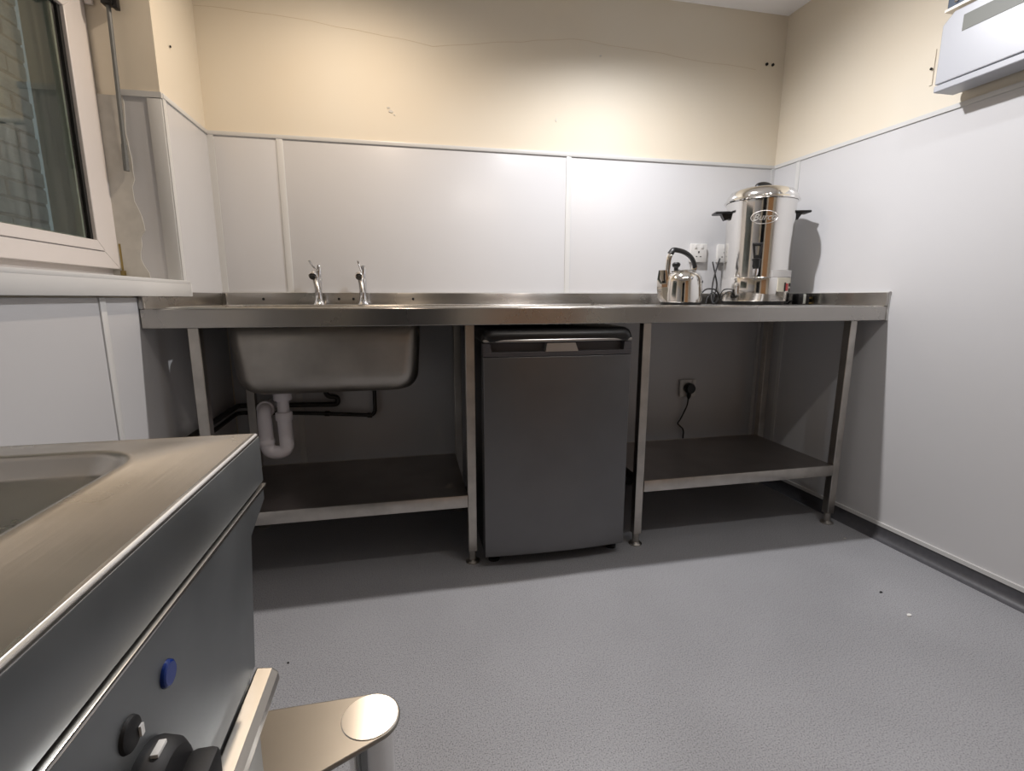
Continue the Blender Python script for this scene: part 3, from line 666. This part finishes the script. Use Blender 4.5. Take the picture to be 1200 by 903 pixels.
bm = bmesh.new(); rbox(bm, -.737, -.86, 1.848, 1.95, .001, .032); obj('box', bm, BLUEGREY, cb, bevel=.002)
bm = bmesh.new(); rbox(bm, -.737, -.90, 1.842, 1.850, .001, .040); obj('flange', bm, STEEL_LEG, cb)
bm = bmesh.new(); lathe(bm, [(0, 0), (.007, 0), (.006, .004), (0, .005)], (rx(-.765, .032), -.765, 1.866), 14, aim((-1, 0, 0))); obj('screw', bm, CHROME, cb)

# ------------------------------------------------------------------ ceiling lamps (above the frame)
def lampthing(x, y, label):
    t = thing('ceiling_spotlight', label, 'light', (x, y, CEIL), 'recessed ceiling spotlights')
    bm = bmesh.new(); rings_ = [(.034, -.001), (.034, -.020), (.045, -.022), (.050, -.012), (.050, -.001)]
    lathe(bm, rings_ , (x, y, CEIL), 32)
    # open the disc caps so that it stays a ring
    bm.faces.ensure_lookup_table(); big = [f for f in bm.faces if len(f.verts) > 8]; bmesh.ops.delete(bm, geom=big, context='FACES_ONLY')
    obj('trim_ring', bm, TRIM, t)
for i, (x, y, *_r) in enumerate(LAMPS):
    lampthing(x, y, ['ceiling spotlight above the fridge', 'ceiling spotlight above the sink bowl', 'ceiling spotlight mid room, left of three', 'ceiling spotlight mid room, middle of three', 'ceiling spotlight mid room, right of three'][i])

# ------------------------------------------------------------------ foreground steel appliance
H = .80; AX = .581; AY = -1.682; AYN = -2.62
ap = thing('catering_appliance', 'stainless steel catering appliance with black knobs and blue button, left foreground', 'appliance', (.3, -2.15, 0))
# top with pressed recess
QX0, QX1, QY0, QY1 = .06, .503, -2.50, -1.728
bm = bmesh.new()
outer = [(.006, AYN), (AX, AYN), (AX, AY), (.006, AY)]
inner = rrect(QX0, QX1, QY0, QY1, .04, 8)
def lvl(ins, z, r): return [bm.verts.new((x, y, z)) for x, y in rrect(QX0 + ins, QX1 - ins, QY0 + ins, QY1 - ins, r, 8)]
L_ = [lvl(-.008, H, .048), lvl(-.005, H + .0018, .045), lvl(0, H + .0005, .04), lvl(.003, H - .003, .037), lvl(.010, H - .013, .03), lvl(.016, H - .016, .024)]
for a, b in zip(L_[:-1], L_[1:]):
    for k in range(len(a)): bm.faces.new((a[k], a[(k + 1) % len(a)], b[(k + 1) % len(a)], b[k]))
bm.faces.new(L_[-1])
ov = [bm.verts.new((x, y, H)) for x, y in [(AX - .004, AY - .004), (.006, AY - .004), (.006, AYN), (AX - .004, AYN)]]
n4 = len(L_[0]) // 4
for c4 in range(4):   # corner fans and side strips between outline and recess
    ring4 = [L_[0][(c4 * n4 + k) % len(L_[0])] for k in range(n4)]
    for a, b in zip(ring4[:-1], ring4[1:]): bm.faces.new((ov[c4], a, b))
    bm.faces.new((ov[c4], ring4[-1], L_[0][((c4 + 1) * n4) % len(L_[0])], ov[(c4 + 1) % 4]))
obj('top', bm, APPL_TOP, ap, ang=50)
# rolled front/side edges of the top
bm = bmesh.new()
tube(bm, [(.006, AY - .004, H - .004), (AX - .004, AY - .004, H - .004), (AX - .004, AYN, H - .004)], .0042, 10); obj('rolled_edge', bm, EDGE, ap)
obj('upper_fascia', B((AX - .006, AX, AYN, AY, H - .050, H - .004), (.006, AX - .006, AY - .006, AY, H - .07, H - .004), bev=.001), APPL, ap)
obj('fascia_trim', B((AX - .004, AX + .003, AYN, AY - .002, H - .055, H - .0515), bev=.001), EDGE, ap)
bm = bmesh.new(); prism(bm, [(AYN, H - .056), (AYN, .60), (AY - .072, .60), (AY - .048, H - .085), (AY - .0015, H - .068), (AY - .0015, H - .056)], AX - .010, AX - .0005, 'x')
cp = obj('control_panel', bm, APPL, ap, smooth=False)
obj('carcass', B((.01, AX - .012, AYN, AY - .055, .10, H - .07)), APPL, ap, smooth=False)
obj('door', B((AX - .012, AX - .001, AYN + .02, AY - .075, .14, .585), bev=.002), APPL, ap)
bm = bmesh.new(); prism(bm, [(AX - .002, .594), (AX + .012, .592), (AX + .017, .587), (AX + .018, .579), (AX + .012, .576), (AX - .002, .576)], AYN + .02, AY - .066, 'y'); obj('door_handle', bm, STANDM, ap, bevel=.002)
for x in (.05, AX - .05):
    for y in (AYN + .06, AY - .12):
        bm = bmesh.new(); lathe(bm, [(0, 0), (.028, 0), (.028, .006), (.018, .01), (.018, .105), (0, .105)], (x, y, 0), 20); obj('leg', bm, STEEL_LEG, ap)
# blue button, small and large black knobs
def knob(name, y, z, r, d, m, flatc=None, mark=None):
    bm = bmesh.new(); lathe(bm, [(0, 0), (r, 0), (r * 1.02, d * .2), (r * .95, d * .75), (r * .82, d), (0, d * 1.02)], (AX - .001, y, z), 32, aim((1, 0, 0)))
    k = obj(name, bm, m, ap)
    return k
knob('blue_button', -1.893, .7095, .0080, .003, BLUE)['label'] = 'round blue push button'
k1 = knob('control_knob', -1.934, .7085, .0090, .003, KNOB)
obj('knob_pointer', B((AX + .0022, AX + .0034, -1.9305, -1.9275, .703, .709)), WHITE, k1)
kb = knob('control_knob', -1.929, .662, .029, .015, KNOB)
bm = bmesh.new(); box(bm, AX + .012, AX + .030, -1.929 - .024, -1.929 + .024, .658 - .011, .658 + .011, bev=.005); obj('knob_grip', bm, KNOB, kb)
bm = bmesh.new(); box(bm, AX + .006, AX + .010, -1.932, -1.922, .6895, .6920, bev=.0004); obj('knob_pointer', bm, WHITE, kb)
for y, z, w_ in ((-1.74, .690, .003), (-1.800, .672, .002)):
    pass

DISC = mat('turned_steel_disc', (.78, .75, .70), .3, 1.)
_t = DISC.node_tree.nodes.new('ShaderNodeTangent'); _t.direction_type = 'UV_MAP'; _t.uv_map = 'brush'; DISC['brushed'] = 1
DISC.node_tree.links.new(_t.outputs[0], DISC.node_tree.nodes['Principled BSDF'].inputs['Tangent'])
DISC.node_tree.nodes['Principled BSDF'].inputs['Anisotropic'].default_value = .9; DISC.node_tree.nodes['Principled BSDF'].inputs['Anisotropic Rotation'].default_value = .25
# ------------------------------------------------------------------ triangular steel stand by the appliance
SZ = .45
st = thing('steel_stand', 'low triangular stainless steel stand with tubular leg beside the appliance', 'stand', (.60, -1.72, 0))
def hull_outline():
    r = .034; pts = []
    for k in range(17):
        a = math.radians(-64 + 154 * k / 16); pts.append((.668 + r * math.cos(a), -1.672 + r * math.sin(a)))
    pts += [(.33, -1.638), (.322, -1.641), (.319, -1.648), (.319, -1.722), (.322, -1.728), (.33, -1.731), (.587, -1.750)]
    return pts
bm = bmesh.new(); prism(bm, hull_outline(), SZ - .006, SZ, 'z'); obj('top_plate', bm, STANDM, st, bevel=.0015)
for (x, y) in ((.668, -1.672), (.350, -1.672)):
    bm = bmesh.new(); lathe(bm, [(0, 0), (.026, 0), (.026, SZ - .0065), (0, SZ - .0065)], (x, y, 0), 28); obj('leg', bm, POLISH, st)
bm = bmesh.new(); lathe(bm, [(0, 0), (.0325, 0), (.0315, .0012), (0, .0014)], (.668, -1.672, SZ - .0002), 36); obj('polished_disc', bm, DISC, st)

# ------------------------------------------------------------------ litter on the floor
def scrap(label, x, y, sx, sy, m, h=.003):
    bm = bmesh.new(); n = 7; v = []
    for k in range(n):
        a = 2 * math.pi * k / n; rr = random.uniform(.6, 1.1); v.append((x + sx * rr * math.cos(a), y + sy * rr * math.sin(a)))
    prism(bm, v, 0.0005, h, 'z'); tag(obj('scrap', bm, m), label, 'scrap')
scrap('tiny black scrap on the lit floor near the right wall', 2.178, -1.04, .007, .004, BLACK)
scrap('small white paper scrap on the floor near the right wall', 2.152, -1.152, .010, .006, WHITE)
scrap('tiny black crumb on the floor in front of the fridge shadow', *(.39, -.98), .003, .003, BLACK)
scrap('tiny pale crumb on the floor beside the right front leg', 2.37, -.72, .006, .004, SEAL)
